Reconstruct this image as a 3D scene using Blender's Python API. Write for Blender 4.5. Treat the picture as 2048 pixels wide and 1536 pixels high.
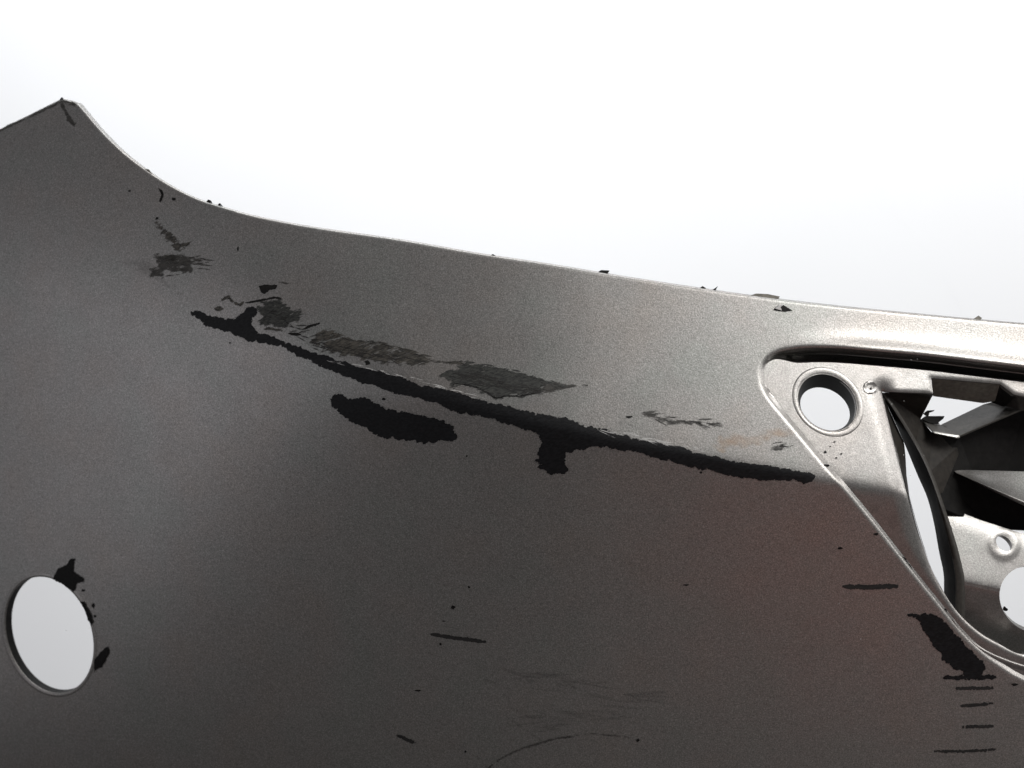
import bpy, math, random
import numpy as np
from mathutils import Vector, Matrix
from mathutils.geometry import delaunay_2d_cdt

for o in list(bpy.data.objects):
    bpy.data.objects.remove(o, do_unlink=True)
scn = bpy.context.scene
C = scn.collection

# ------------------------------------------------------------------ camera
S = 0.0002          # metres per design unit at the reference distance
D = 0.60            # camera to reference plane
ZC = 0.30           # camera height
cam_d = bpy.data.cameras.new('camera')
cam = bpy.data.objects.new('camera', cam_d); C.objects.link(cam)
cam.location = (0, -D, ZC); cam.rotation_euler = (math.radians(90), 0, 0)
cam_d.sensor_width = 36.0
cam_d.lens = 36.0 * D / (2048 * S)
cam_d.clip_start = 0.01; cam_d.clip_end = 50
cam_d.dof.use_dof = True
cam_d.dof.focus_distance = 0.605
cam_d.dof.aperture_fstop = 11.0
scn.camera = cam

# ------------------------------------------------------------------ world and lamps
w = bpy.data.worlds.new('World'); scn.world = w; w.use_nodes = True
bg = w.node_tree.nodes['Background']
bg.inputs[0].default_value = (0.96, 0.95, 1.0, 1); bg.inputs[1].default_value = 0.172

def area(name, loc, target, size, power, color=(1, 1, 1), size_y=None):
    l = bpy.data.lights.new(name, 'AREA'); l.energy = power; l.color = color
    l.size = size
    if size_y: l.shape = 'RECTANGLE'; l.size_y = size_y
    o = bpy.data.objects.new(name, l); C.objects.link(o); o.location = loc
    o.rotation_euler = (Vector(target) - Vector(loc)).to_track_quat('-Z', 'Y').to_euler()
    return o
area('key_softbox', (0.75, -0.62, 1.02), (0.25, 0.0, 0.32), 0.5, 13.9, (1.0, 0.993, 0.975))
area('side_softbox', (-1.15, -0.70, 0.04), (-0.15, 0.05, 0.2), 0.9, 1.7, (0.93, 0.93, 1.0))
area('backdrop_light', (-0.05, 0.32, 1.50), (-0.05, 1.0, 0.55), 1.5, 20.0, (0.955, 0.975, 1.0), 0.5)
area('right_window_light', (1.35, -0.30, 0.62), (0.2, 0.0, 0.27), 0.5, 5.0, (1.0, 0.99, 0.98))

vs = scn.view_settings
vs.view_transform = 'Standard'; vs.look = 'None'; vs.gamma = 1.0; vs.exposure = 0.0
vs.use_curve_mapping = False

# ------------------------------------------------------------------ materials
def new_mat(name):
    m = bpy.data.materials.new(name); m.use_nodes = True
    nt = m.node_tree; b = nt.nodes['Principled BSDF']
    return m, nt, b
def node(nt, t, **kw):
    n = nt.nodes.new(t)
    for k, v in kw.items(): setattr(n, k, v)
    return n
def noise(nt, scale, detail=2.0, rough=0.5, vec=None):
    n = node(nt, 'ShaderNodeTexNoise'); n.inputs['Scale'].default_value = scale
    n.inputs['Detail'].default_value = detail; n.inputs['Roughness'].default_value = rough
    if vec: nt.links.new(vec, n.inputs['Vector'])
    return n
def ramp(nt, fac, stops):
    r = node(nt, 'ShaderNodeValToRGB'); el = r.color_ramp.elements
    while len(el) < len(stops): el.new(0.5)
    for e, (p, c) in zip(el, stops):
        e.position = p; e.color = (*c, 1) if len(c) == 3 else c
    nt.links.new(fac, r.inputs[0]); return r
def mixc(nt, fac, a, b, mode='MIX'):
    n = node(nt, 'ShaderNodeMix', data_type='RGBA', blend_type=mode)
    if isinstance(fac, float): n.inputs[0].default_value = fac
    else: nt.links.new(fac, n.inputs[0])
    for i, x in ((6, a), (7, b)):
        if isinstance(x, tuple): n.inputs[i].default_value = (*x, 1)
        else: nt.links.new(x, n.inputs[i])
    return n.outputs[2]

def metallic_paint(name, base, rough=0.46, metallic=0.88, flake=1.0, dirt=0.0):
    m, nt, b = new_mat(name)
    tc = node(nt, 'ShaderNodeTexCoord'); v = tc.outputs['Object']
    lo = tuple(c * (1 - 0.42 * flake) for c in base); hi = tuple(min(1, c * (1 + 0.55 * flake)) for c in base)
    fine = noise(nt, 1900, 2, 0.75, v)
    r = ramp(nt, fine.outputs['Fac'], [(0.28, lo), (0.52, base), (0.74, hi)])
    # slow drift of tone in the lacquer
    big = noise(nt, 34, 4, 0.55, v)
    r2 = ramp(nt, big.outputs['Fac'], [(0.3, (1.02, 0.98, 0.97)), (0.5, (1, 0.99, 1.0)), (0.7, (0.955, 0.985, 0.985))])
    col = mixc(nt, 1.0, r.outputs[0], r2.outputs[0], 'MULTIPLY')
    if dirt:
        dn = noise(nt, 140, 5, 0.7, v)
        dr = ramp(nt, dn.outputs['Fac'], [(0.50, (0, 0, 0)), (0.68, (1, 1, 1))])
        mul = node(nt, 'ShaderNodeMath', operation='MULTIPLY'); nt.links.new(dr.outputs[0], mul.inputs[0]); mul.inputs[1].default_value = dirt
        col = mixc(nt, mul.outputs[0], col, tuple(c * 0.35 for c in base))
    nt.links.new(col, b.inputs['Base Color'])
    b.inputs['Metallic'].default_value = metallic
    rn = noise(nt, 60, 3, 0.6, v)
    mr = node(nt, 'ShaderNodeMapRange'); nt.links.new(rn.outputs['Fac'], mr.inputs[0])
    mr.inputs[3].default_value = rough - 0.05; mr.inputs[4].default_value = rough + 0.05
    nt.links.new(mr.outputs[0], b.inputs['Roughness'])
    fl = noise(nt, 1900, 1, 0.5, v)
    bp = node(nt, 'ShaderNodeBump'); bp.inputs['Strength'].default_value = 0.22 * flake; bp.inputs['Distance'].default_value = 0.0002
    nt.links.new(fl.outputs['Fac'], bp.inputs['Height']); nt.links.new(bp.outputs[0], b.inputs['Normal'])
    return m

def plain(name, base, rough=0.5, var=0.25, scale=300, bump=0.1, spec=0.5):
    m, nt, b = new_mat(name)
    tc = node(nt, 'ShaderNodeTexCoord'); v = tc.outputs['Object']
    n = noise(nt, scale, 4, 0.6, v)
    r = ramp(nt, n.outputs['Fac'], [(0.3, tuple(c * (1 - var) for c in base)), (0.7, tuple(c * (1 + var) for c in base))])
    nt.links.new(r.outputs[0], b.inputs['Base Color']); b.inputs['Roughness'].default_value = rough
    b.inputs['Specular IOR Level'].default_value = spec
    bp = node(nt, 'ShaderNodeBump'); bp.inputs['Strength'].default_value = bump; bp.inputs['Distance'].default_value = 0.0004
    nt.links.new(n.outputs['Fac'], bp.inputs['Height']); nt.links.new(bp.outputs[0], b.inputs['Normal'])
    return m

def scuff_mat(name, c0, c1, angle, cover=(0.40, 0.52), stretch=6.0, scale=900, opacity=1.0, rough=0.6, feather=9.0):
    """rubbed-off lacquer: streaky bare plastic, holes where paint remains"""
    m, nt, b = new_mat(name)
    tc = node(nt, 'ShaderNodeTexCoord')
    mp = node(nt, 'ShaderNodeMapping'); mp.inputs['Rotation'].default_value = (0, math.radians(angle), 0)
    nt.links.new(tc.outputs['Object'], mp.inputs['Vector'])
    mp2 = node(nt, 'ShaderNodeMapping'); mp2.inputs['Scale'].default_value = (1.0 / stretch, 1, 1)
    nt.links.new(mp.outputs[0], mp2.inputs['Vector'])
    n1 = noise(nt, scale, 4, 0.65, mp2.outputs[0]); n2 = noise(nt, scale * 0.45, 4, 0.7, mp2.outputs[0])
    r = ramp(nt, n1.outputs['Fac'], [(0.40, c0), (0.60, c1)])
    nt.links.new(r.outputs[0], b.inputs['Base Color']); b.inputs['Roughness'].default_value = rough
    at = node(nt, 'ShaderNodeAttribute', attribute_name='edge_dist')
    mr = node(nt, 'ShaderNodeMapRange'); nt.links.new(at.outputs['Fac'], mr.inputs[0])
    mr.inputs[1].default_value = 0.0; mr.inputs[2].default_value = feather
    mr.inputs[3].default_value = -0.18; mr.inputs[4].default_value = 0.05
    sm = node(nt, 'ShaderNodeMath', operation='ADD'); nt.links.new(n2.outputs['Fac'], sm.inputs[0]); nt.links.new(mr.outputs[0], sm.inputs[1])
    a = ramp(nt, sm.outputs[0], [(cover[0], (0, 0, 0)), (cover[1], (opacity,) * 3)])
    nt.links.new(a.outputs[0], b.inputs['Alpha'])
    bp = node(nt, 'ShaderNodeBump'); bp.inputs['Strength'].default_value = 0.3; bp.inputs['Distance'].default_value = 0.0004
    nt.links.new(n1.outputs['Fac'], bp.inputs['Height']); nt.links.new(bp.outputs[0], b.inputs['Normal'])
    return m

PAINT = metallic_paint('grey_metallic_paint', (0.288, 0.280, 0.264), rough=0.42, dirt=0.0)
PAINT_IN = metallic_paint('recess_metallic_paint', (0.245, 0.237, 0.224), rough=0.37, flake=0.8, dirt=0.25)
CHIP = plain('dark_chip', (0.008, 0.0075, 0.007), 0.6, 0.5, 900, 0.4, 0.15)
PLASTIC_SHADE = plain('inner_plastic_shade', (0.007, 0.0065, 0.006), 0.6, 0.35, 400, 0.2, 0.12)  # near-black: deep shade put into the colour of the plastic
PLASTIC_BROWN = plain('dull_inner_plastic', (0.034, 0.031, 0.027), 0.55, 0.3, 500, 0.2, 0.3)
PLASTIC_SHADE_BROWN = plain('brown_plastic_shade', (0.017, 0.0145, 0.012), 0.6, 0.35, 500, 0.2, 0.15)  # shade of the inner side walls put into this brown
PLASTIC_GREY = plain('grey_overspray', (0.13, 0.12, 0.10), 0.6, 0.3, 500, 0.2, 0.3)
SCUFF_B = scuff_mat('brown_scuff', (0.007, 0.006, 0.004), (0.066, 0.059, 0.048), 18, (0.41, 0.50), 5, 1500, 0.92)
SCUFF_G = scuff_mat('green_grey_scuff', (0.003, 0.003, 0.0026), (0.036, 0.037, 0.032), 14, (0.36, 0.45), 4, 1900, 0.95)
SCUFF_SHADE_T = scuff_mat('thin_scuff', (0.016, 0.014, 0.011), (0.050, 0.046, 0.040), 10, (0.40, 0.52), 5, 1200, 0.8)
SCUFF_V = scuff_mat('faint_scuff', (0.018, 0.016, 0.014), (0.045, 0.042, 0.038), 8, (0.34, 0.52), 4, 900, 0.6)
HAIR_F = scuff_mat('faint_hair', (0.05, 0.046, 0.042), (0.09, 0.085, 0.08), 8, (0.25, 0.60), 4, 500, 0.16)
HAIR_D = scuff_mat('dark_hair', (0.006, 0.005, 0.004), (0.02, 0.018, 0.015), 14, (0.36, 0.5), 4, 1200, 0.7)
DASH = scuff_mat('scratch_scuff', (0.004, 0.0038, 0.0035), (0.012, 0.011, 0.010), 4, (0.33, 0.42), 5, 1500, 1.0, feather=2.5)
PALE = scuff_mat('pale_rub', (0.5, 0.49, 0.47), (0.75, 0.74, 0.72), 14, (0.44, 0.6), 8, 900, 0.6)
ORANGE_TINT = scuff_mat('orange_stain', (0.50, 0.30, 0.16), (0.55, 0.36, 0.22), -20, (0.28, 0.7), 2, 160, 0.65, feather=18.0)  # soft orange patch with a feathered edge
BLACK = scuff_mat('black_touch_up_scuff', (0.0022, 0.0022, 0.0027), (0.0085, 0.0085, 0.0095), 16, (0.27, 0.31), 3, 1700, 1.0, rough=0.5, feather=4.5)
BLACK.node_tree.nodes['Principled BSDF'].inputs['Specular IOR Level'].default_value = 0.22
BRIGHT = plain('torn_bright_edge', (0.75, 0.74, 0.72), 0.4, 0.1)

# ------------------------------------------------------------------ helpers
rng = random.Random(7)
def P(u, v, d):
    """design units (u right, v down, d depth) -> metres"""
    u = np.asarray(u, float); v = np.asarray(v, float); d = np.asarray(d, float) * S
    t = (D + d) / D
    return np.stack([(u - 1024) * S * t, d, ZC + (768 - v) * S * t], -1)

def curve(pts, step=6.0, closed=False):
    """Catmull-Rom through pts, resampled"""
    p = np.array(pts, float); n = len(p); out = []
    for i in range(n if closed else n - 1):
        if closed: a, b, c, e = p[(i - 1) % n], p[i], p[(i + 1) % n], p[(i + 2) % n]
        else: a, b, c, e = p[max(i - 1, 0)], p[i], p[i + 1], p[min(i + 2, n - 1)]
        k = max(1, int(math.ceil(np.linalg.norm(c - b) / step)))
        for j in range(k):
            t = j / k
            out.append(0.5 * (2 * b + (c - a) * t + (2 * a - 5 * b + 4 * c - e) * t * t + (3 * b - a - 3 * c + e) * t ** 3))
    if not closed: out.append(p[-1])
    return np.array(out)

def straight(pts, step=6.0, closed=False):
    p = np.array(pts, float); out = []
    n = len(p)
    for i in range(n if closed else n - 1):
        b, c = p[i], p[(i + 1) % n]
        k = max(1, int(math.ceil(np.linalg.norm(c - b) / step)))
        for j in range(k): out.append(b + (c - b) * j / k)
    if not closed: out.append(p[-1])
    return np.array(out)

def ragged(pts, amp=2.5, step=2.2, rough=0.6):
    """closed outline with torn, irregular edge"""
    p = [np.array(q, float) for q in pts]
    a = amp
    while True:
        q = []; longest = 0
        for i in range(len(p)):
            b, c = p[i], p[(i + 1) % len(p)]
            L = np.linalg.norm(c - b); longest = max(longest, L); q.append(b)
            if L > step * 1.5:
                nn = np.array([c[1] - b[1], b[0] - c[0]]) / (L + 1e-9)
                q.append((b + c) / 2 + nn * rng.gauss(0, 1) * min(a * 0.45, L * 0.16))
        if len(q) == len(p): break
        p = q; a *= rough + 0.3
    return np.array(p)

def ell(cu, cv, xe, ye, c, n=72):
    """ellipse from its covariance-like extents"""
    M = np.array([[xe * xe, c], [c, ye * ye]]); L = np.linalg.cholesky(M)
    t = np.linspace(0, 2 * math.pi, n, endpoint=False)
    return (L @ np.array([np.cos(t), np.sin(t)])).T + np.array([cu, cv])

def inside(pts, poly):
    x, y = pts[:, 0], pts[:, 1]; r = np.zeros(len(pts), bool)
    px, py = poly[:, 0], poly[:, 1]; j = len(poly) - 1
    for i in range(len(poly)):
        c = (py[i] > y) != (py[j] > y)
        if c.any():
            xi = (px[j] - px[i]) * (y - py[i]) / (py[j] - py[i] + 1e-12) + px[i]
            r ^= c & (x < xi)
        j = i
    return r

def dist_to(pts, line, closed=False):
    q = np.asarray(line, float)
    if closed: q = np.vstack([q, q[:1]])
    best = np.full(len(pts), 1e9)
    for i in range(len(q) - 1):
        a, b = q[i], q[i + 1]; ab = b - a; L = ab @ ab + 1e-12
        t = np.clip(((pts - a) @ ab) / L, 0, 1)
        dd = pts - (a + t[:, None] * ab)
        best = np.minimum(best, dd[:, 0] ** 2 + dd[:, 1] ** 2)
    return np.sqrt(best)

def fill(outer, holes=(), step=8.0, extra=None):
    """constrained triangulation of a region"""
    loops = [np.asarray(outer, float)] + [np.asarray(h, float) for h in holes]
    lo, hi = loops[0].min(0), loops[0].max(0)
    gx, gy = np.meshgrid(np.arange(lo[0], hi[0] + step, step), np.arange(lo[1], hi[1] + step, step))
    gx = gx + (np.arange(gx.shape[0]) % 2)[:, None] * step * 0.5
    g = np.stack([gx.ravel(), gy.ravel()], -1)
    if extra is not None and len(extra): g = np.vstack([g, extra])
    k = inside(g, loops[0])
    for h in loops[1:]: k &= ~inside(g, h)
    g = g[k]
    allb = np.vstack(loops)
    if len(g):
        near = np.ones(len(g), bool)
        for L in loops: near &= dist_to(g, L, True) > min(step * 0.35, 1.0)
        g = g[near]
    pts = np.vstack([allb, g]); edges = []; o = 0
    for L in loops:
        n = len(L); edges += [(o + i, o + (i + 1) % n) for i in range(n)]; o += n
    vo, eo, fo, *_ = delaunay_2d_cdt([Vector((a, b)) for a, b in pts], edges, [], 0, 1e-4)
    V = np.array([(q.x, q.y) for q in vo]); F = np.array([f for f in fo if len(f) == 3])
    cen = V[F].mean(1); k = inside(cen, loops[0])
    for h in loops[1:]: k &= ~inside(cen, h)
    return V, F[k]

def normals_of(V, dfn):
    e = 0.6
    a = P(V[:, 0] + e, V[:, 1], dfn(V + [e, 0])) - P(V[:, 0] - e, V[:, 1], dfn(V - [e, 0]))
    b = P(V[:, 0], V[:, 1] - e, dfn(V - [0, e])) - P(V[:, 0], V[:, 1] + e, dfn(V + [0, e]))
    n = np.cross(a, b); return n / (np.linalg.norm(n, axis=1)[:, None] + 1e-12)

ROOT = None
def link_mesh(name, V, F, mat, parent, smooth=True, sharp=None):
    me = bpy.data.meshes.new(name)
    off = np.array([0, 0, FLOOR_Z]) if parent is not None else np.zeros(3)
    me.from_pydata([tuple(p) for p in (np.asarray(V) - off)], [], [tuple(int(i) for i in f) for f in F])
    me.update()
    if smooth:
        me.polygons.foreach_set('use_smooth', [True] * len(me.polygons))
        if sharp: me.set_sharp_from_angle(angle=math.radians(sharp))
    me.materials.append(mat)
    o = bpy.data.objects.new(name, me); C.objects.link(o)
    if parent is not None: o.parent = parent
    return o

def sheet(name, V, F, dfn, mat, parent, offset=0.0, thick=0.0, smooth=True, sharp=38, dvec=None):
    """lift a flat triangulation onto a surface; thick gives it a body behind"""
    X = P(V[:, 0], V[:, 1], dfn(V)); N = normals_of(V, dfn)
    X = X + N * offset * S
    # orient towards the viewer
    a = V[F]; cr = (a[:, 1, 0] - a[:, 0, 0]) * (a[:, 2, 1] - a[:, 0, 1]) - (a[:, 1, 1] - a[:, 0, 1]) * (a[:, 2, 0] - a[:, 0, 0])
    F = np.where((cr > 0)[:, None], F[:, ::-1], F)
    if not thick:
        return link_mesh(name, X, F, mat, parent, smooth, None)
    Y = X - N * thick * S if dvec is None else X + np.asarray(dvec) * thick * S
    n = len(X); faces = [tuple(f) for f in F] + [(f[2] + n, f[1] + n, f[0] + n) for f in F]
    es = {}
    for f in F:
        for i in range(3): es[(f[i], f[(i + 1) % 3])] = 1
    for (i, j) in es:
        if (j, i) not in es: faces.append((j, i, i + n, j + n))
    return link_mesh(name, np.vstack([X, Y]), faces, mat, parent, smooth, sharp)

def loft(name, rows, mat, parent, closed=False, sharp=35, smooth=True):
    """rows: list of (n,3) arrays in metres"""
    n = len(rows[0]); V = np.vstack(rows); F = []
    for r in range(len(rows) - 1):
        for i in range(n if closed else n - 1):
            j = (i + 1) % n
            F.append((r * n + i, r * n + j, (r + 1) * n + j, (r + 1) * n + i))
    return link_mesh(name, V, F, mat, parent, smooth, sharp)

def resample(line, n):
    p = np.asarray(line, float); s = np.concatenate([[0], np.cumsum(np.linalg.norm(np.diff(p, axis=0), axis=1))])
    t = np.linspace(0, s[-1], n)
    return np.stack([np.interp(t, s, p[:, k]) for k in range(p.shape[1])], -1)

# ------------------------------------------------------------------ shape of the bumper skin
TOP = [(-420, 452), (-200, 352), (0, 258), (60, 229), (112, 203), (124, 198), (138, 200), (152, 204), (166, 217), (200, 257), (242, 299), (290, 337),
       (340, 369), (390, 394), (440, 411), (520, 433), (640, 455), (800, 478), (960, 506), (1100, 527), (1250, 552),
       (1400, 575), (1550, 596), (1700, 613), (1850, 628), (2048, 646), (2420, 676)]
top_line = np.vstack([straight(TOP[:5], 5)[:-1], curve(TOP[4:], 5)])
LIP = [(2320, 1000), (2308, 860), (2270, 790), (2200, 760), (2130, 746), (2048, 735), (1950, 723), (1850, 711), (1750, 702), (1670, 696), (1610, 696), (1565, 702),
       (1540, 713), (1526, 730), (1523, 752), (1531, 780), (1550, 808), (1600, 868), (1650, 928), (1700, 986), (1750, 1047),
       (1800, 1111), (1850, 1174), (1880, 1211), (1918, 1258), (1958, 1298), (2000, 1329), (2048, 1357), (2130, 1386),
       (2220, 1372), (2290, 1300), (2316, 1160)]
lip_loop = curve(LIP, 5, True)
HOLE = ell(98.5, 1270, 89, 117, 7300 * 0.28 * 1.05, 90)

cu = np.array([-600, 0, 300, 400, 520, 600, 760, 900, 1000, 1100, 1200, 1400, 1640, 2048, 2600], float)
cv = np.array([420, 540, 608, 636, 676, 704, 760, 800, 828, 853, 876, 914, 958, 1030, 1120], float)
_u = np.arange(-800, 2800, 10.0); _v = np.interp(_u, cu, cv)
_k = np.exp(-np.linspace(-2, 2, 21) ** 2); _k /= _k.sum()
_vs = np.convolve(np.pad(_v, 10, mode='edge'), _k, 'valid')
def crease_v(u): return np.interp(u, _u, _vs)
def sstep(a, b, x):
    t = np.clip((x - a) / (b - a), 0, 1); return t * t * (3 - 2 * t)

def d_base(V):
    u, v = V[:, 0], V[:, 1]
    d = 0.00025 * np.clip(1200 - u, 0, None) ** 2 + 0.00004 * np.clip(u - 1200, 0, None) ** 2
    ww = v - crease_v(u)
    r = 9 + 260 * (1 - sstep(250, 1000, u)) ** 1.6
    au = 0.225 + 0.010 * sstep(700, 1700, u)
    al = 0.30
    k = (au + al) / 2; m = (al - au) / 2
    d = d + m * ww + k * (np.sqrt(ww * ww + r * r) - r)
    return d

def roll(e, R): 
    x = np.clip(R - e, 0, R * 0.999)
    return R - np.sqrt(R * R - x * x)

def d_panel(V):
    d = d_base(V)
    u, v = V[:, 0], V[:, 1]
    e = dist_to(V, top_line)
    ins = np.interp(u, top_line[:, 0], top_line[:, 1]) - v      # >0 above the edge
    R = 7.0
    d = d + np.where(e < R, roll(e, R), 0) * 1.0
    # raised bead above the recess lip
    el = dist_to(V, lip_loop, True)
    amp = 13 * sstep(1540, 1760, u) * (1 - sstep(760, 900, v))
    d = d - amp * np.exp(-(el / 22.0) ** 2)
    d = d + 0.95 * np.clip(8 - el, 0, None) ** 2 / 16.0
    return d

def bottom_v(u, z=0.0):
    v = np.full_like(u, 1900.0)
    for _ in range(30):
        dd = d_base(np.stack([u, v], -1)) * S
        v = 768 + (ZC - z) / (S * (D + dd) / D)
    return v
FLOOR_Z = 0.05

def near_pts(line, offs, step=5.0, closed=False):
    q = np.asarray(line, float); t = np.gradient(q, axis=0)
    n = np.stack([-t[:, 1], t[:, 0]], -1); n /= np.linalg.norm(n, axis=1)[:, None] + 1e-9
    return np.vstack([q + n * o for o in offs] + [q - n * o for o in offs])

# ------------------------------------------------------------------ backdrop
def make_backdrop():
    m = plain('white_sheet', (0.86, 0.865, 0.87), 0.9, 0.01, 3, 0.0, 0.1)
    xs = np.linspace(-1.6, 1.6, 41); zs = np.linspace(FLOOR_Z - 0.5, FLOOR_Z + 1.5, 27)
    V = []; F = []
    for z in zs:
        for x in xs: V.append((x, 0.98 + 0.012 * math.sin(3.1 * x + 0.7) + 0.008 * math.sin(2.3 * z + 5 * x), z))
    n = len(xs)
    for j in range(len(zs) - 1):
        for i in range(n - 1): F.append((j * n + i, j * n + i + 1, (j + 1) * n + i + 1, (j + 1) * n + i))
    o = link_mesh('backdrop', np.array(V), F, m, None, True)
    o['kind'] = 'structure'; o['label'] = 'plain white sheet hung behind the bumper'
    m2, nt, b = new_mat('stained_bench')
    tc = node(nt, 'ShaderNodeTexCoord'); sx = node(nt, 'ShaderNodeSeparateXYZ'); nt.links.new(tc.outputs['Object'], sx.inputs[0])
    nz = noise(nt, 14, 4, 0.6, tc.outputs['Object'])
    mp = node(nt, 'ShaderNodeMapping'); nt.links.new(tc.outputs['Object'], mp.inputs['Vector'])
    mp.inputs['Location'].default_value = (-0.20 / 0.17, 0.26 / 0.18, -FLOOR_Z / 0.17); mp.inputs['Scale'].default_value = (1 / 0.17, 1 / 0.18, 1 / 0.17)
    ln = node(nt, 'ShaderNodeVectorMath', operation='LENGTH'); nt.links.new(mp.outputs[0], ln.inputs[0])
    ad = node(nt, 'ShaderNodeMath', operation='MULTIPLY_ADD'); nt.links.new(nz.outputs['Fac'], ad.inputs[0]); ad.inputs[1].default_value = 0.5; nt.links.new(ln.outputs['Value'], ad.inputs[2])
    r = ramp(nt, ad.outputs[0], [(0.3, (0.20, 0.115, 0.05)), (0.6, (0.26, 0.075, 0.052)), (1.0, (0.23, 0.07, 0.054)), (1.3, (0.088, 0.082, 0.081))])  # red-brown patch added on the unseen bench to reflect in the panel
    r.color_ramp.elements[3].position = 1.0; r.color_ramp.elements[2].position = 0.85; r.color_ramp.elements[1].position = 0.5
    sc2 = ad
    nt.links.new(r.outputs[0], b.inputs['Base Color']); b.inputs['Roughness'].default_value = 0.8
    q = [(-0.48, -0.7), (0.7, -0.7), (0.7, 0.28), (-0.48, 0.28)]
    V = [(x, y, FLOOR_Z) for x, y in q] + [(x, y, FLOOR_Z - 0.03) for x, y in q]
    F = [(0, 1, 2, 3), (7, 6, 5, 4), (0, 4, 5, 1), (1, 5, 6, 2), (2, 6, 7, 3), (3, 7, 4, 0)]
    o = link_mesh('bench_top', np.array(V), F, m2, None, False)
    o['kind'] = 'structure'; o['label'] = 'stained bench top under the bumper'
make_backdrop()

# ------------------------------------------------------------------ bumper
ROOT = bpy.data.objects.new('bumper', None); C.objects.link(ROOT)
ROOT.location = (0, 0, FLOOR_Z)
ROOT['label'] = 'scratched grey metallic car bumper corner with black scrape marks and lamp recess'
ROOT['category'] = 'bumper'

bu = np.arange(2420, -421, -12.0); bv = bottom_v(bu, FLOOR_Z)
outer = np.vstack([top_line, straight([(2420, 676), (2420, bv[0])], 12)[1:-1], np.stack([bu, bv], -1),
                   straight([(-420, bv[-1]), (-420, 452)], 12)[1:-1]])
extra = [near_pts(top_line, [1.5, 3, 4.5, 6.5, 9, 12]), near_pts(lip_loop, [1.2, 2.4, 3.8, 5.5, 8, 11, 15, 19, 24, 30, 37])]
cl = np.stack([np.arange(420, 2400, 6.0), crease_v(np.arange(420, 2400, 6.0))], -1)
extra.append(near_pts(cl, [0.01, 2.5, 5, 8, 12, 17]))
extra.append(near_pts(np.vstack([HOLE, HOLE[:1]]), [3, 6]))
V, F = fill(outer, [lip_loop, HOLE], 12.0, np.vstack(extra))
PANEL = sheet('cover_panel', V, F, d_panel, PAINT, ROOT, thick=17.0, sharp=42)

# marks lying on the skin
def mark(name, pts, mat, amp=2.5, step=2.4, off=0.45, parent=None, dfn=None, fillstep=7.0, label=None, name_stroke=False):
    o2 = ragged(pts, amp, step)
    if 'scuff' in mat.name: fillstep = 3.0
    if 'scuff' in mat.name or 'stain' in mat.name:
        g = 1.2 if 'touch_up' in mat.name else (1.5 if name_stroke else 4.5)
        ar = np.sum(o2[:, 0] * np.roll(o2[:, 1], -1) - np.roll(o2[:, 0], -1) * o2[:, 1])
        tn = np.roll(o2, -1, 0) - np.roll(o2, 1, 0)
        for _ in range(2): tn = (np.roll(tn, 1, 0) + tn * 2 + np.roll(tn, -1, 0)) / 4
        nn = np.stack([tn[:, 1], -tn[:, 0]], -1) * np.sign(ar); nn /= np.linalg.norm(nn, axis=1)[:, None] + 1e-6
        o2 = o2 + nn * g
    V, F = fill(o2, (), fillstep)
    ob = sheet(name, V, F, dfn or d_panel, mat, parent or PANEL, offset=off)
    if 'scuff' in mat.name or 'rub' in mat.name or 'stain' in mat.name or 'hair' in mat.name:
        at = ob.data.attributes.new('edge_dist', 'FLOAT', 'POINT')
        at.data.foreach_set('value', (dist_to(V, o2, True) * (3.5 if len(pts) > 6 and name_stroke else 1.0)).astype(np.float32))
    if label: ob['label'] = label
    return ob
def stroke(name, line, width, mat, amp=1.0, taper=(0.2, 0.5), **kw):
    q = curve(line, 8) if len(line) > 2 else straight(line, 8)
    t = np.gradient(q, axis=0); n = np.stack([-t[:, 1], t[:, 0]], -1); n /= np.linalg.norm(n, axis=1)[:, None]
    s = np.linspace(0, 1, len(q))
    wd = width / 2 * np.minimum(1, np.minimum(taper[0] + s * 5, taper[1] + (1 - s) * 5))
    pts = np.vstack([q + n * wd[:, None], (q - n * wd[:, None])[::-1]])
    return mark(name, pts, mat, amp, name_stroke=True, **kw)
def dot(u, v, r, mat=None, ry=None):
    a = np.linspace(0, 2 * math.pi, 9, endpoint=False)
    k = [rng.uniform(0.65, 1.25) for _ in a]
    return mark('chip_and_shade_mark', [(u + r * q * math.cos(t), v + (ry or r) * q * math.sin(t)) for t, q in zip(a, k)], mat or CHIP, 0.6)

STREAK = [(380, 624), (394, 622), (423, 634), (452, 639), (472, 634), (486, 627), (493, 617), (503, 614), (513, 619), (512, 628), (504, 637), (502, 649),
    (509, 660), (525, 669), (552, 678), (581, 689), (610, 700), (659, 715), (698, 727), (717, 734), (776, 748), (834, 769),
    (893, 781), (952, 798), (1010, 813), (1069, 827), (1139, 841), (1191, 857), (1239, 871), (1308, 886), (1376, 900), (1427, 913),
    (1478, 926), (1533, 931), (1581, 940), (1630, 953), (1624, 962), (1612, 967), (1581, 961), (1513, 958), (1461, 949), (1393, 934),
    (1325, 919), (1290, 907), (1222, 895), (1186, 892), (1157, 898), (1142, 906), (1131, 903), (1129, 927), (1136, 938), (1127, 947),
    (1095, 945), (1075, 935), (1086, 928), (1069, 923), (1080, 917), (1076, 905), (1083, 889), (1080, 869), (1039, 854), (995, 842),
    (952, 829), (922, 827), (893, 816), (864, 803), (820, 792), (776, 781), (717, 763), (682, 748), (644, 731), (616, 716),
    (593, 711), (581, 702), (552, 691), (525, 685), (493, 680), (478, 672), (458, 661), (434, 656), (411, 649), (399, 637), (386, 631)]
mark('touch_up_streak', STREAK, BLACK, 3.6, 1.6, label='long black brushed streak along the body crease')
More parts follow.
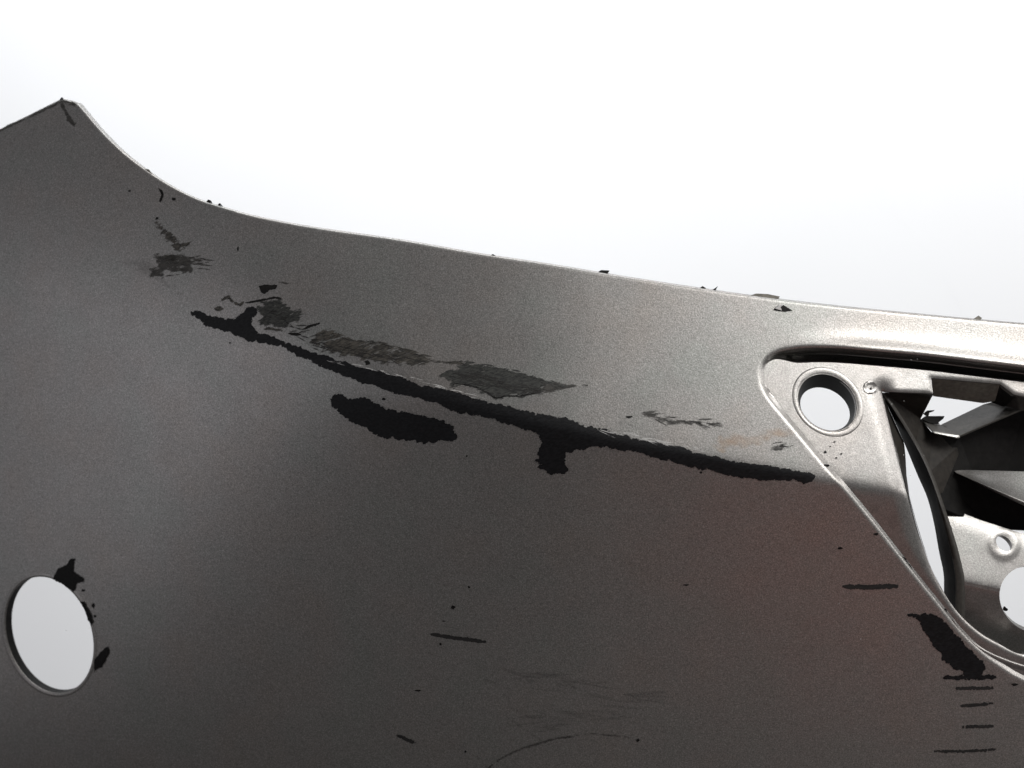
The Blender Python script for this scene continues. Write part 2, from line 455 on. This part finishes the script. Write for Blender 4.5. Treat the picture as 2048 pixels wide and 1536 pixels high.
mark('touch_up_patch', [(661, 798), (670, 789), (697, 800), (726, 797), (741, 803), (764, 813), (805, 823), (849, 832), (878, 842), (902, 849),
    (906, 858), (913, 873), (905, 882), (864, 885), (820, 882), (776, 877), (752, 869), (726, 852), (700, 842), (682, 828), (664, 813)],
    BLACK, 4.2, 1.6, label='oblong black patch below the long streak')
mark('touch_up_patch', [(1815, 1229), (1852, 1227), (1873, 1232), (1884, 1237), (1906, 1264), (1925, 1283), (1950, 1310), (1966, 1322), (1970, 1338),
    (1960, 1351), (1990, 1352), (1992, 1355), (1962, 1359), (1931, 1359), (1886, 1357), (1890, 1353), (1929, 1352), (1927, 1343), (1912, 1339), (1898, 1327),
    (1884, 1320), (1882, 1304), (1865, 1289), (1859, 1275), (1845, 1257), (1834, 1238)], BLACK, 3.0, 1.6, label='black patch against the lower rim of the recess')
for ln, wd in [([(1912, 1377), (1986, 1376)], 5), ([(1922, 1412), (1986, 1407)], 5), ([(1925, 1454), (1986, 1452)], 5), ([(1868, 1502), (1930, 1502), (1992, 1499)], 3.5),
               ([(1685, 1173), (1740, 1174), (1795, 1172)], 8), ([(862, 1268), (905, 1275), (972, 1284)], 5.5), ([(793, 1470), (833, 1487)], 5)]:
    stroke('scratch', ln, wd * 0.8, DASH, 1.8, taper=(rng.uniform(0.05, 0.4), rng.uniform(0.1, 0.8)))
stroke('scratch', [(968, 1545), (1000, 1518), (1048, 1496), (1110, 1478), (1180, 1468), (1240, 1473), (1276, 1480)], 3.5, SCUFF_V, 1.0)
stroke('scratch', [(1010, 1415), (1062, 1428)], 4, HAIR_F, 1.0)
stroke('scratch', [(317, 376), (325, 388), (320, 404)], 5, CHIP, 0.8)
for a in [(2029, 1369, 7, 3.5), (1680, 1096, 6, 2.5), (1752, 1068, 5, 3), (1372, 1170, 6, 1.6), (906, 1215, 5, 4), (888, 1242, 4, 1.5), (938, 1174, 2.5, 2.5),
          (881, 1288, 3, 3), (836, 1381, 6, 2.2), (931, 1503, 2.5, 2.5), (347, 398, 4, 3), (476, 497, 2, 5), (460, 686, 1.6, 2), (768, 798, 5, 3),
          (1276, 1480, 4, 3.5), (1258, 834, 7, 3), (187, 1211, 4, 6), (167, 1181, 4, 3), (190, 1232, 3, 3), (259, 382, 3, 2), (314, 437, 3, 3),
          (735, 725, 6, 5), (934, 912, 1.8, 1.8), (1653, 931, 5, 3), (1402, 945, 3, 2)]:
    dot(a[0], a[1], a[2], CHIP, a[3])
for p in ([(107, 1158), (117, 1136), (135, 1128), (142, 1117), (151, 1117), (148, 1128), (147, 1143), (169, 1158), (168, 1164), (154, 1167), (147, 1184), (137, 1176), (122, 1165)],
          [(160, 1202), (168, 1203), (182, 1227), (188, 1245), (185, 1251), (176, 1238)],
          [(216, 1292), (219, 1302), (206, 1333), (189, 1344), (190, 1318), (203, 1302)],
          [(518, 571), (555, 570), (552, 577), (537, 582), (530, 588), (521, 582)]):
    mark('chip_and_shade_mark', p, CHIP, 1.6, off=2.2 if p[0][0] < 300 else 0.45)
stroke('chip_and_shade_mark', [(-60, 289), (0, 261), (60, 232), (112, 207), (124, 202), (138, 204), (150, 209)], 5, SCUFF_SHADE_T, 1.0)  # dark line along the unlit edge, its shade painted on
stroke('scuff', [(123, 206), (130, 222), (141, 240), (150, 254)], 7, SCUFF_SHADE_T, 2.5)
mark('chip_and_shade_mark', [(127, 201), (140, 202), (152, 207), (158, 214), (148, 210), (134, 207)], SCUFF_B, 1.0)
dot(148, 250, 4, SCUFF_SHADE_T)
# scuffs
mark('scuff', [(312, 444), (328, 455), (345, 467), (358, 486), (385, 483), (369, 497), (350, 504), (342, 487), (325, 468)], SCUFF_B, 3)
mark('scuff', [(306, 510), (330, 508), (366, 506), (372, 514), (408, 518), (385, 530), (380, 545), (350, 545), (330, 540), (326, 552), (302, 552), (296, 538), (318, 530)], SCUFF_SHADE_T, 4)
mark('scuff', [(328, 509), (362, 510), (356, 522), (330, 521)], SCUFF_B, 2)
mark('scuff', [(240, 520), (300, 516), (330, 560), (372, 590), (376, 600), (330, 575), (280, 545)], HAIR_F, 4)
mark('scuff', [(516, 611), (537, 602), (560, 595), (566, 608), (581, 618), (604, 627), (587, 643), (566, 652), (537, 649), (519, 643), (524, 631)], SCUFF_G, 4, label='green grey rubbed patch')
for ln, wd, mt in [([(528, 657), (550, 659), (568, 663)], 5, SCUFF_B), ([(576, 667), (602, 669)], 6, CHIP), ([(442, 603), (455, 593), (464, 603), (480, 609), (488, 603)], 5, SCUFF_B),
                   ([(426, 616), (447, 618)], 8, SCUFF_B), ([(490, 606), (515, 602), (545, 596), (563, 597)], 4, CHIP), ([(553, 564), (578, 566)], 4, SCUFF_SHADE_T),
                   ([(612, 654), (640, 646)], 4, CHIP), ([(603, 660), (628, 650)], 3, CHIP), ([(860, 722), (890, 724), (926, 726)], 5, SCUFF_B),
                   ([(1546, 886), (1566, 885)], 4, SCUFF_SHADE_T), ([(1180, 772), (1160, 770)], 4, SCUFF_SHADE_T), ([(1440, 862), (1460, 856)], 2, SCUFF_V)]:
    stroke('scuff', ln, wd, mt, 1.4)
mark('scuff', [(618, 686), (628, 676), (646, 660), (673, 668), (700, 678), (729, 682), (767, 685), (782, 697), (811, 704), (843, 712), (866, 721), (852, 729),
    (814, 731), (790, 725), (746, 722), (711, 716), (673, 710), (644, 703), (652, 692)], SCUFF_B, 5, label='brown rubbed streak above the black streak')
mark('scuff', [(881, 748), (893, 743), (911, 744), (918, 732), (922, 724), (946, 728), (981, 734), (1016, 741), (1045, 750), (1082, 760), (1090, 768), (1080, 784),
    (1039, 792), (1010, 792), (993, 795), (972, 784), (952, 775), (916, 768), (906, 774), (902, 773), (904, 758)], SCUFF_G, 4.5, label='dark fibrous gouge where the lacquer tore off')
mark('scuff', [(1082, 761), (1127, 768), (1171, 770), (1151, 775), (1116, 777), (1084, 784)], SCUFF_SHADE_T, 3)
stroke('scuff', [(905, 771), (916, 767), (950, 774), (972, 784), (992, 796), (1012, 792), (1040, 792), (1076, 785)], 3.0, CHIP, 1.0)
mark('scuff', [(1285, 825), (1308, 825), (1330, 831), (1362, 838), (1385, 847), (1355, 848), (1328, 845), (1308, 837)], SCUFF_SHADE_T, 4)
mark('scuff', [(1393, 844), (1420, 846), (1446, 851), (1424, 851)], SCUFF_SHADE_T, 2.5)
mark('scuff', [(1540, 897), (1560, 889), (1580, 891), (1556, 897)], SCUFF_SHADE_T, 2)
mark('pale_rub', [(738, 596), (752, 592), (768, 598), (760, 602), (742, 601)], PALE, 1.0, name_stroke=True)
mark('pale_rub', [(1195, 853), (1260, 862), (1330, 879), (1400, 893), (1380, 898), (1310, 884), (1240, 868)], PALE, 2.5)
mark('pale_rub', [(905, 775), (950, 781), (990, 797), (985, 803), (940, 792)], PALE, 2.5)
mark('stain', [(1420, 886), (1450, 874), (1500, 866), (1560, 860), (1590, 866), (1560, 876), (1500, 886), (1450, 900)], ORANGE_TINT, 6, off=0.3)  # soft orange patch with a feathered edge

# hairline scratches: many tapered strips in one mesh per patch
def hairs(name, items, mat, off=0.6, parent=None, dfn=None):
    Vs, Fs = [], []; n0 = 0
    for (u, v, L, ang, wd, bend) in items:
        k = max(3, int(L / 5)); t = np.linspace(0, 1, k + 1); a = math.radians(ang)
        cu_, cv_ = u + math.cos(a) * L * t, v + math.sin(a) * L * t + bend * L * t * t
        hw = wd / 2 * np.minimum(1, np.minimum(0.25 + 4 * t, 0.1 + 3 * (1 - t)))
        nx, ny = -math.sin(a), math.cos(a)
        Vs.append(np.stack([np.concatenate([cu_ + nx * hw, cu_ - nx * hw]), np.concatenate([cv_ + ny * hw, cv_ - ny * hw])], -1))
        m = k + 1
        for i in range(k):
            Fs += [(n0 + i, n0 + i + 1, n0 + m + i + 1), (n0 + i, n0 + m + i + 1, n0 + m + i)]
        n0 += 2 * m
    V = np.vstack(Vs); F = np.array(Fs)
    ob = sheet(name, V, F, dfn or d_panel, mat, parent or PANEL, offset=off)
    at = ob.data.attributes.new('edge_dist', 'FLOAT', 'POINT'); at.data.foreach_set('value', np.full(len(V), 20, np.float32))
    ob['kind'] = 'stuff'
    return ob
def along(line, n, jit, L, ang, wd, bend=0.0):
    q = resample(np.array(line, float), 200); out = []
    for _ in range(n):
        p = q[rng.randrange(200)]
        out.append((p[0] + rng.gauss(0, jit), p[1] + rng.gauss(0, jit * 0.6), rng.uniform(*L), rng.gauss(*ang), rng.uniform(*wd), bend))
    return out
hairs('hairline_scratches', along([(640, 662), (700, 680), (770, 687), (850, 716)], 46, 4, (10, 34), (17, 6), (1.4, 3.2)), SCUFF_B)
hairs('hairline_scratches', along([(920, 727), (980, 736), (1045, 751), (1120, 770)], 56, 4, (10, 36), (16, 6), (1.4, 3.0)), SCUFF_G)
hairs('hairline_scratches', along([(905, 745), (960, 760), (1060, 778)], 60, 9, (14, 46), (13, 7), (1.0, 2.2)), HAIR_D)
hairs('hairline_scratches', along([(630, 690), (720, 704), (830, 722)], 40, 8, (12, 40), (12, 8), (1.0, 2.0)), HAIR_D)
hairs('hairline_scratches', along([(520, 612), (560, 640), (590, 660), (640, 690)], 30, 9, (8, 24), (4, 16), (1.2, 3.0)), HAIR_D)
hairs('hairline_scratches', along([(300, 520), (345, 515), (400, 520), (340, 540)], 26, 10, (10, 30), (2, 6), (1.5, 3.5)), SCUFF_SHADE_T)
hairs('hairline_scratches', along([(1285, 826), (1330, 836), (1440, 850)], 26, 4, (10, 36), (14, 10), (1.4, 3.0)), SCUFF_SHADE_T)
hairs('hairline_scratches', along([(1545, 888), (1575, 892)], 8, 3, (8, 20), (-6, 12), (1.5, 3.0)), SCUFF_SHADE_T)
hairs('hairline_scratches', along([(1200, 858), (1300, 880), (1400, 898)], 34, 3, (10, 40), (14, 5), (1.0, 2.0)), PALE)
hairs('hairline_scratches', along([(650, 720), (780, 745), (900, 778), (1000, 806)], 26, 3, (8, 30), (15, 6), (1.0, 2.0)), PALE)
hairs('hairline_scratches', along([(990, 1350), (1150, 1380), (1230, 1400), (1000, 1460)], 40, 26, (30, 110), (6, 8), (2.5, 7)), HAIR_F)
hairs('hairline_scratches', [(rng.uniform(150, 1800), rng.uniform(1000, 1530), rng.uniform(8, 60), rng.gauss(8, 16), rng.uniform(0.8, 1.6), 0.0) for _ in range(60)], HAIR_F)
hairs('hairline_scratches', [(rng.uniform(300, 1500), 480 + rng.uniform(100, 420), rng.uniform(6, 40), rng.gauss(12, 18), rng.uniform(0.8, 1.5), 0.0) for _ in range(50)], HAIR_F)
hairs('dust_specks', [(rng.uniform(0, 1850), rng.uniform(640, 1530), rng.uniform(1.5, 3), rng.uniform(0, 180), rng.uniform(1.2, 2.2), 0.0) for _ in range(90)], PALE)

# small burrs on the top edge
def burr(pts, mat=CHIP, th=5):
    q = np.array(pts, float); V, F = fill(straight(pts, 3, True), (), 4)
    return sheet('burr', V, F, lambda A: d_base(A) + 3, mat, PANEL, thick=th, sharp=30)
for p in ([(1196, 544), (1202, 540), (1219, 541), (1215, 547)], [(1400, 576), (1405, 572), (1412, 576)], [(1426, 579), (1436, 572), (1431, 581)],
          [(1500, 591), (1512, 587), (1535, 588), (1560, 593), (1556, 598), (1505, 593)], [(1947, 638), (1957, 631), (1964, 636), (1960, 641)],
          [(980, 511), (986, 508), (992, 512)], [(413, 403), (416, 399), (420, 400), (423, 405)], [(435, 409), (439, 406), (444, 411)], [(119, 200), (123, 194), (127, 200)],
          [(286, 338), (296, 338), (304, 348), (294, 344)]):
    burr(p, PLASTIC_GREY if p[0][0] in (1500, 1947, 286) else CHIP)
# torn flap of lacquer
mark('lacquer_flap', [(1547, 619), (1556, 611), (1566, 609), (1572, 613), (1586, 622), (1569, 624), (1556, 622)], CHIP, 0.8)
V, F = fill(straight([(1551, 617), (1559, 610), (1568, 609), (1561, 614), (1564, 621), (1557, 619)], 3, True), (), 3)
sheet('lacquer_flap', V, F, lambda A: d_panel(A) - 2 - 0.6 * (622 - A[:, 1]), BRIGHT, PANEL, thick=1.0)

# bevelled rim around the round hole
tt = np.linspace(0, 1, 5)
rows = []
wall = []
for off, dep in ((-0.8, 22.0), (-0.8, 1.6), (-0.8, 0.9), (-0.6, 0.4), (1.5, -1.0), (4.5, -1.3), (7.5, 0.2)):
    c0 = HOLE.mean(0); dirs = (HOLE - c0); L = np.linalg.norm(dirs, axis=1)[:, None]
    Q = HOLE + dirs / L * off
    X = P(Q[:, 0], Q[:, 1], d_base(Q)); N = normals_of(Q, d_base); rows.append(X - N * dep * S)
loft('hole_wall', rows[:2], PLASTIC_SHADE, PANEL, closed=True)
loft('hole_rim', rows[1:], PAINT, PANEL, closed=True, sharp=50)

# ------------------------------------------------------------------ recess
nd = np.array([0.777, -0.63])
def d_floor0(V):
    s = (V - np.array([1545.0, 800.0])) @ nd
    return d_base(V) + 6.5 + 0.06 * np.clip(s, -60, 900)
INNER = [(1764, 783), (1866, 787), (1862, 756), (1900, 759), (2000, 768), (2028, 789), (2060, 795), (2150, 806), (2225, 850), (2245, 960), (2245, 1120),
         (2225, 1240), (2150, 1318), (2048, 1310), (2000, 1289), (1960, 1266), (1922, 1232), (1892, 1192), (1866, 1145), (1841, 1078), (1822, 1012), (1806, 950), (1790, 888), (1775, 828)]
inner_loop = np.vstack([straight(INNER[:6], 5)[:-1], curve(INNER[5:], 5)[:-1], straight([INNER[-1], INNER[0]], 5)[:-1]])
inner_side = curve(INNER[13:] + [INNER[0]], 5)
OPEN = ell(1655, 805, 59, 57, 620, 72); RING = ell(1656, 804, 72, 70, 1080, 80); BACK = ell(1650, 818, 49.5, 43, 560, 72)
def d_floor(V):
    d = d_floor0(V)
    e = dist_to(V, inner_loop, True)
    es = dist_to(V, inner_side)
    d = d + 0.5 * np.clip(8 - e, 0, None) ** 2 / 16
    k = 1 - sstep(1050, 1200, V[:, 1])
    R = 9 + 24 * k
    d = d + 0.55 * np.clip(R - es, 0, None) ** 2 / (2 * R)
    return d
# floor edge follows the lip, tucked under it at the top
def floor_outer():
    q = lip_loop.copy(); t = np.gradient(np.vstack([q[-1:], q, q[:1]]), axis=0)[1:-1]
    n = np.stack([t[:, 1], -t[:, 0]], -1); n /= np.linalg.norm(n, axis=1)[:, None]
    c = np.array([1900., 1000.])
    sgn = np.sign(((c - q) * n).sum(1)); n = n * np.median(sgn)
    topw = (1 - sstep(760, 830, q[:, 1])) * sstep(1522, 1600, q[:, 0])
    return q + n * (5.5 + 24 * topw)[:, None]
floor_loop = floor_outer()
V, F = fill(floor_loop, [inner_loop, OPEN], 7.0, np.vstack([near_pts(inner_side, [1.5, 3, 5, 8, 12, 17, 23, 29]), near_pts(np.vstack([inner_loop, inner_loop[:1]]), [1.5, 3, 5, 8])]))
FLOOR = sheet('recess_floor', V, F, d_floor, PAINT_IN, ROOT, thick=12.0, sharp=42)
# wall between the lip and the floor, with fine ridges
topw = (1 - sstep(752, 800, lip_loop[:, 1])) * sstep(1524, 1575, lip_loop[:, 0])
dA = d_panel(lip_loop); dB = d_floor(floor_loop) + 0.4
rows = []
for k, deep in ((0.0, 0.0), (0.02, 3.0), (0.16, 7.0), (0.20, 5.0), (0.24, 9.0), (0.40, 34.0), (0.45, 33.0), (0.50, 40.0), (0.9, 46.0), (0.985, 10.0), (1.0, 0.0)):
    Q = lip_loop + (floor_loop - lip_loop) * k
    rows.append(P(Q[:, 0], Q[:, 1], dA + (dB - dA) * k + deep * topw))
loft('recess_wall', rows, PAINT_IN, ROOT, closed=True, sharp=45)
# sensor collar
rows = []
for L, off in ((RING, 0.5), (RING * 0 + RING.mean(0) + (RING - RING.mean(0)) * 0.985, -0.9), (RING.mean(0) + (RING - RING.mean(0)) * 0.96, -1.2)):
    rows.append(P(L[:, 0], L[:, 1], d_floor(L) + off))
O80 = ell(1655, 805, 59, 57, 620, 80); B80 = ell(1650, 818, 49.5, 43, 560, 80)
for s, off in ((1.08, -1.4), (1.02, -0.6), (0.985, 3.0)):
    L = O80.mean(0) + (O80 - O80.mean(0)) * s; rows.append(P(L[:, 0], L[:, 1], d_floor0(L) + off))
COLLAR = loft('sensor_collar', rows, PAINT_IN, FLOOR, closed=True, sharp=45)
L0 = O80.mean(0) + (O80 - O80.mean(0)) * 0.985
X0 = P(L0[:, 0], L0[:, 1], d_floor0(L0) + 1.0); X1 = P(B80[:, 0], B80[:, 1], d_floor0(B80) + 85)
loft('collar_tube', [X0, X0 + (X1 - X0) * 0.5, X1, X1 * 1.0 + (X1 - X1.mean(0)) * 0.06, X0 + (X0 - X0.mean(0)) * 0.06], PLASTIC_SHADE, FLOOR, closed=True, sharp=45)
# moulded dimple
DL = ell(1741, 775, 14, 13, 30, 28)
V, F = fill(DL, (), 3)
def d_dim(A):
    r = np.linalg.norm((A - np.array([1741, 775.])) / [14, 13], axis=1)
    return d_floor(A) - 0.3 - 2.2 * np.exp(-((r - 0.85) / 0.12) ** 2) + 1.5 * np.exp(-(r / 0.12) ** 2) * 0
sheet('moulding_mark', V, F, d_dim, PAINT_IN, FLOOR, offset=0.3)
dotf = mark('chip_and_shade_mark', [(1739, 776), (1743, 774), (1744, 779), (1740, 780)], CHIP, 0.4, parent=FLOOR, dfn=d_dim, off=0.8)
# fine bead along the lower run
bead = curve([(1905, 1240), (1930, 1273), (1975, 1306), (2048, 1334), (2130, 1350)], 5)
rows = []
tg = np.gradient(bead, axis=0); nn = np.stack([-tg[:, 1], tg[:, 0]], -1); nn /= np.linalg.norm(nn, axis=1)[:, None]
for off, h in ((-4, 0.5), (-2, -2.2), (0, -3), (3, -2.2), (9, 0.5)):
    Q = bead + nn * off; rows.append(P(Q[:, 0], Q[:, 1], d_floor0(Q) + h))
loft('bead', rows, PAINT_IN, FLOOR, sharp=60)
for p in ([(1803, 1112), (1812, 1118), (1832, 1152), (1826, 1150)], [(1881, 1217), (1890, 1216), (1895, 1226), (1886, 1224)]):
    mark('chip_and_shade_mark', p, CHIP, 1.5, parent=FLOOR, dfn=d_floor0, off=1.5)
for u, v, r in ((1668, 884, 2), (1650, 904, 3), (1672, 916, 2), (1682, 908, 2), (1660, 893, 1.6)):
    mark('chip_and_shade_mark', [(u - r, v), (u, v - r), (u + r * 1.6, v), (u, v + r)], CHIP, 0.5, parent=FLOOR, dfn=d_floor0, off=1.2)

# ------------------------------------------------------------------ inner bracket seen through the recess
dF = lambda q: float(d_floor0(np.array([[q[0], q[1]]], float))[0])
def pl(*q):       # (u, v, extra depth behind the recess floor)
    return np.array([P(a, b, dF((a, b)) + c) for a, b, c in q])
def facet(name, q, mat, parent, thick=6.0):
    """faceted plate with body: polygon given in order seen from the front"""
    X = pl(*q); n = len(X)
    V2 = np.array([(a, b) for a, b, _ in q], float)
    vo, eo, fo, *_ = delaunay_2d_cdt([Vector(t) for t in V2], [(i, (i + 1) % n) for i in range(n)], [], 1, 1e-4)
    tri = []
    for f in fo:
        a, b, c = [V2[i] for i in f]
        cr = (b[0] - a[0]) * (c[1] - a[1]) - (b[1] - a[1]) * (c[0] - a[0])
        tri.append(tuple(f) if cr < 0 else tuple(f[::-1]))
    Nn = np.zeros(3)
    for f in tri: Nn += np.cross(X[f[1]] - X[f[0]], X[f[2]] - X[f[0]])
    Nn /= np.linalg.norm(Nn)
    Y = X - Nn * thick * S
    faces = tri + [tuple(i + n for i in f[::-1]) for f in tri]
    area = sum(V2[i][0] * V2[(i + 1) % n][1] - V2[(i + 1) % n][0] * V2[i][1] for i in range(n))
    for i in range(n):
        j = (i + 1) % n
        faces.append((i, j, j + n, i + n) if area > 0 else (j, i, i + n, j + n))
    ob = link_mesh(name, np.vstack([X, Y]), faces, mat, parent, False)
    bv = ob.modifiers.new('edge', 'BEVEL'); bv.width = 1.6 * S; bv.segments = 2; bv.limit_method = 'ANGLE'; bv.angle_limit = math.radians(40)
    return ob

BR = bpy.data.objects.new('inner_bracket', None); C.objects.link(BR); BR.parent = ROOT
# narrow side wall between recess edge and slit
SL = np.array([(1770, 800), (1790, 845), (1808, 885), (1811, 911), (1813, 950), (1819, 994), (1832, 1042), (1847, 1090), (1862, 1136), (1887, 1187)], float)
IS = np.array([(1764, 783), (1775, 828), (1786, 873), (1793, 905), (1806, 950), (1818, 997), (1832, 1046), (1847, 1094), (1864, 1140), (1890, 1189)], float)
ISr, SLr = resample(IS, 50), resample(SL, 50)
dI = d_floor0(ISr) + 9
rows = [P(ISr[:, 0] + (SLr[:, 0] - ISr[:, 0]) * k, ISr[:, 1] + (SLr[:, 1] - ISr[:, 1]) * k, dI + 70 * k) for k in (0, 0.3, 0.65, 1.0)]
loft('side_wall', rows, PLASTIC_SHADE_BROWN, BR, sharp=50)
# strip on the far side of the slit
SR = resample(curve([(1770, 800), (1808, 885), (1835, 950), (1854, 994), (1867, 1042), (1878, 1103), (1887, 1147), (1888, 1190), (1889, 1215)], 6), 50)
PLn = resample(curve([(1775, 797), (1832, 890), (1860, 950), (1878, 1016), (1893, 1070), (1906, 1125), (1911, 1169), (1910, 1210), (1909, 1235)], 6), 50)
PL2 = resample(curve([(1776, 796), (1833, 889), (1862, 949), (1886, 1016), (1909, 1088), (1922, 1140), (1927, 1170), (1926, 1215), (1925, 1240)], 6), 50)
dS = d_floor0(SR) - 36 * (1 - sstep(800, 900, SR[:, 1]))
loft('slit_wall', [P(SR[:, 0], SR[:, 1], dS + 110), P(SR[:, 0], SR[:, 1], dS + 104), P((SR[:, 0] + PLn[:, 0]) / 2, (SR[:, 1] + PLn[:, 1]) / 2, dS + 82), P(PLn[:, 0], PLn[:, 1], dS + 64)], PLASTIC_SHADE, BR, sharp=50)
loft('slit_edge', [P(PLn[:, 0], PLn[:, 1], dS + 64), P(PLn[:, 0] + 2, PLn[:, 1], dS + 61), P(PL2[:, 0] - 3, PL2[:, 1], dS + 60), P(PL2[:, 0], PL2[:, 1], dS + 62), P(PL2[:, 0] + 4, PL2[:, 1], dS + 74)], PLASTIC_BROWN, BR, sharp=50)
# dark cheek behind the recess edge
facet('cheek_plate', [(1764, 785, 10), (1868, 789, 10), (1864, 795, 40), (1842, 838, 118), (1864, 864, 112), (1930, 880, 126), (1886, 985, 110), (1872, 992, 84), (1858, 946, 82), (1830, 890, 78)], PLASTIC_SHADE_BROWN, BR, 5)
facet('back_plate', [(1866, 860, 116), (1919, 871, 112), (2048, 816, 112), (2330, 800, 60), (2330, 1130, 100), (2060, 1062, 165), (1985, 1058, 165), (1890, 1046, 150), (1878, 1014, 112), (1872, 950, 114)], PLASTIC_SHADE, BR, 6)
# window
facet('window_underside', [(1863, 756, 6), (1930, 761, 6), (2000, 769, 6), (1990, 803, 46), (1966, 807, 62), (1866, 793, 62)], PLASTIC_GREY, BR, 5)
facet('window_end', [(2000, 769, 6), (2027, 789, 8), (2032, 794, 12), (2008, 815, 70), (1982, 805, 62)], PLASTIC_SHADE, BR, 5)
facet('window_ledge', [(1842, 838, 122), (1881, 849, 122), (1967, 808, 116), (1985, 803, 100), (2034, 791, 12), (2090, 797, 10), (2070, 812, 30), (2040, 820, 42), (1919, 872, 70), (1866, 863, 70)], PLASTIC_BROWN, BR, 5)
facet('ledge_edge', [(1864, 861, 68), (1919, 870, 68), (1921, 874, 66), (1913, 875, 66), (1868, 866, 66)], PAINT_IN, BR, 4)
# broken retaining clip in the window
for q in ([(1843, 838), (1851, 832), (1889, 832), (1887, 837), (1877, 845), (1879, 847), (1860, 846)],
          [(1848, 826), (1855, 821), (1869, 820), (1868, 822), (1859, 825), (1857, 832), (1851, 829)]):
    V, F = fill(straight(q, 3, True), (), 4)
    sheet('clip_barb', V, F, lambda A: d_floor0(A) + 108, PLASTIC_SHADE, BR, thick=6, sharp=30)
# support rib: lit top face and rounded front edge
n = 40
T = resample(np.array([(1908, 941), (1935, 940), (2048, 943), (2330, 955)], float), n)
E = resample(np.array([(1912, 945), (1940, 957), (2048, 1001), (2330, 1120)], float), n)
dT, dE = d_floor0(T) + 128, d_floor0(E) + 40
dE = np.minimum(dE, dT - 10) ; lead = np.linspace(0, 1, n)
dE = dT - 60 * np.clip(lead * 6, 0.15, 1)
U = E + np.array([0, 1.0]) * (np.clip(lead * 30, 1, 17))[:, None]
rows = [P(T[:, 0], T[:, 1], dT), P((T[:, 0] + E[:, 0]) / 2, (T[:, 1] + E[:, 1]) / 2, (dT + dE) / 2)]
for k, dd in ((0.0, 0), (0.15, -3), (0.35, -4), (0.6, -2), (1.0, 5)):
    Q = E + (U - E) * k; rows.append(P(Q[:, 0], Q[:, 1], dE + dd))
Q = U + np.array([4, 3.0]); rows.append(P(Q[:, 0], Q[:, 1], dE + 80))
loft('support_rib', rows, PAINT, BR, sharp=60)
# mounting plate with holes
ridge = lambda u: 1166 + (u - 1926) * 0.21
def d_plate(A):
    u, v = A[:, 0], A[:, 1]; ww = v - ridge(u)
    base = d_floor0(np.array([[1926, 1166.0]]))[0] + 60
    d = base + 0.05 * (u - 1926) + np.where(ww < 0, -0.30 * ww, 0.5 * ww) + 0.9 * (np.sqrt(ww * ww + 9) - np.abs(ww))
    tl = np.interp(u, [1880, 1905, 1960, 2048, 2330], [1008, 1018, 1040, 1068, 1120])
    d = d + np.clip(36 - (v - tl), 0, None) ** 2 / 400.0
    d = d - 2 * np.exp(-((np.hypot(u - 2008, v - 1087) - 24) / 6.0) ** 2)
    return d
PO = curve([(1880, 1008), (1891, 1030), (1909, 1088), (1921, 1140), (1927, 1168), (1926, 1200), (1922, 1236)], 5)
plate_loop = np.vstack([PO[:-1], straight([(1922, 1236), (1965, 1275), (2010, 1300), (2060, 1320), (2160, 1330), (2260, 1250), (2330, 1150), (2330, 1120), (2048, 1068), (1960, 1040), (1905, 1018), (1880, 1008)], 6)[:-1]])
BIG = ell(2070, 1199, 71, 68, 600, 60); SMALL = ell(2008, 1087, 16, 16, 90, 36)
V, F = fill(plate_loop, [BIG, SMALL], 7.0, near_pts(np.stack([np.arange(1925, 2260, 4.0), ridge(np.arange(1925, 2260, 4.0))], -1), [0.01, 2, 4]))
PLATE = sheet('mounting_plate', V, F, d_plate, PAINT_IN, BR, thick=16.0, sharp=45)
mark('burr', [(2008, 1212), (2016, 1218), (2013, 1222), (2006, 1220)], CHIP, 1, parent=PLATE, dfn=d_plate)
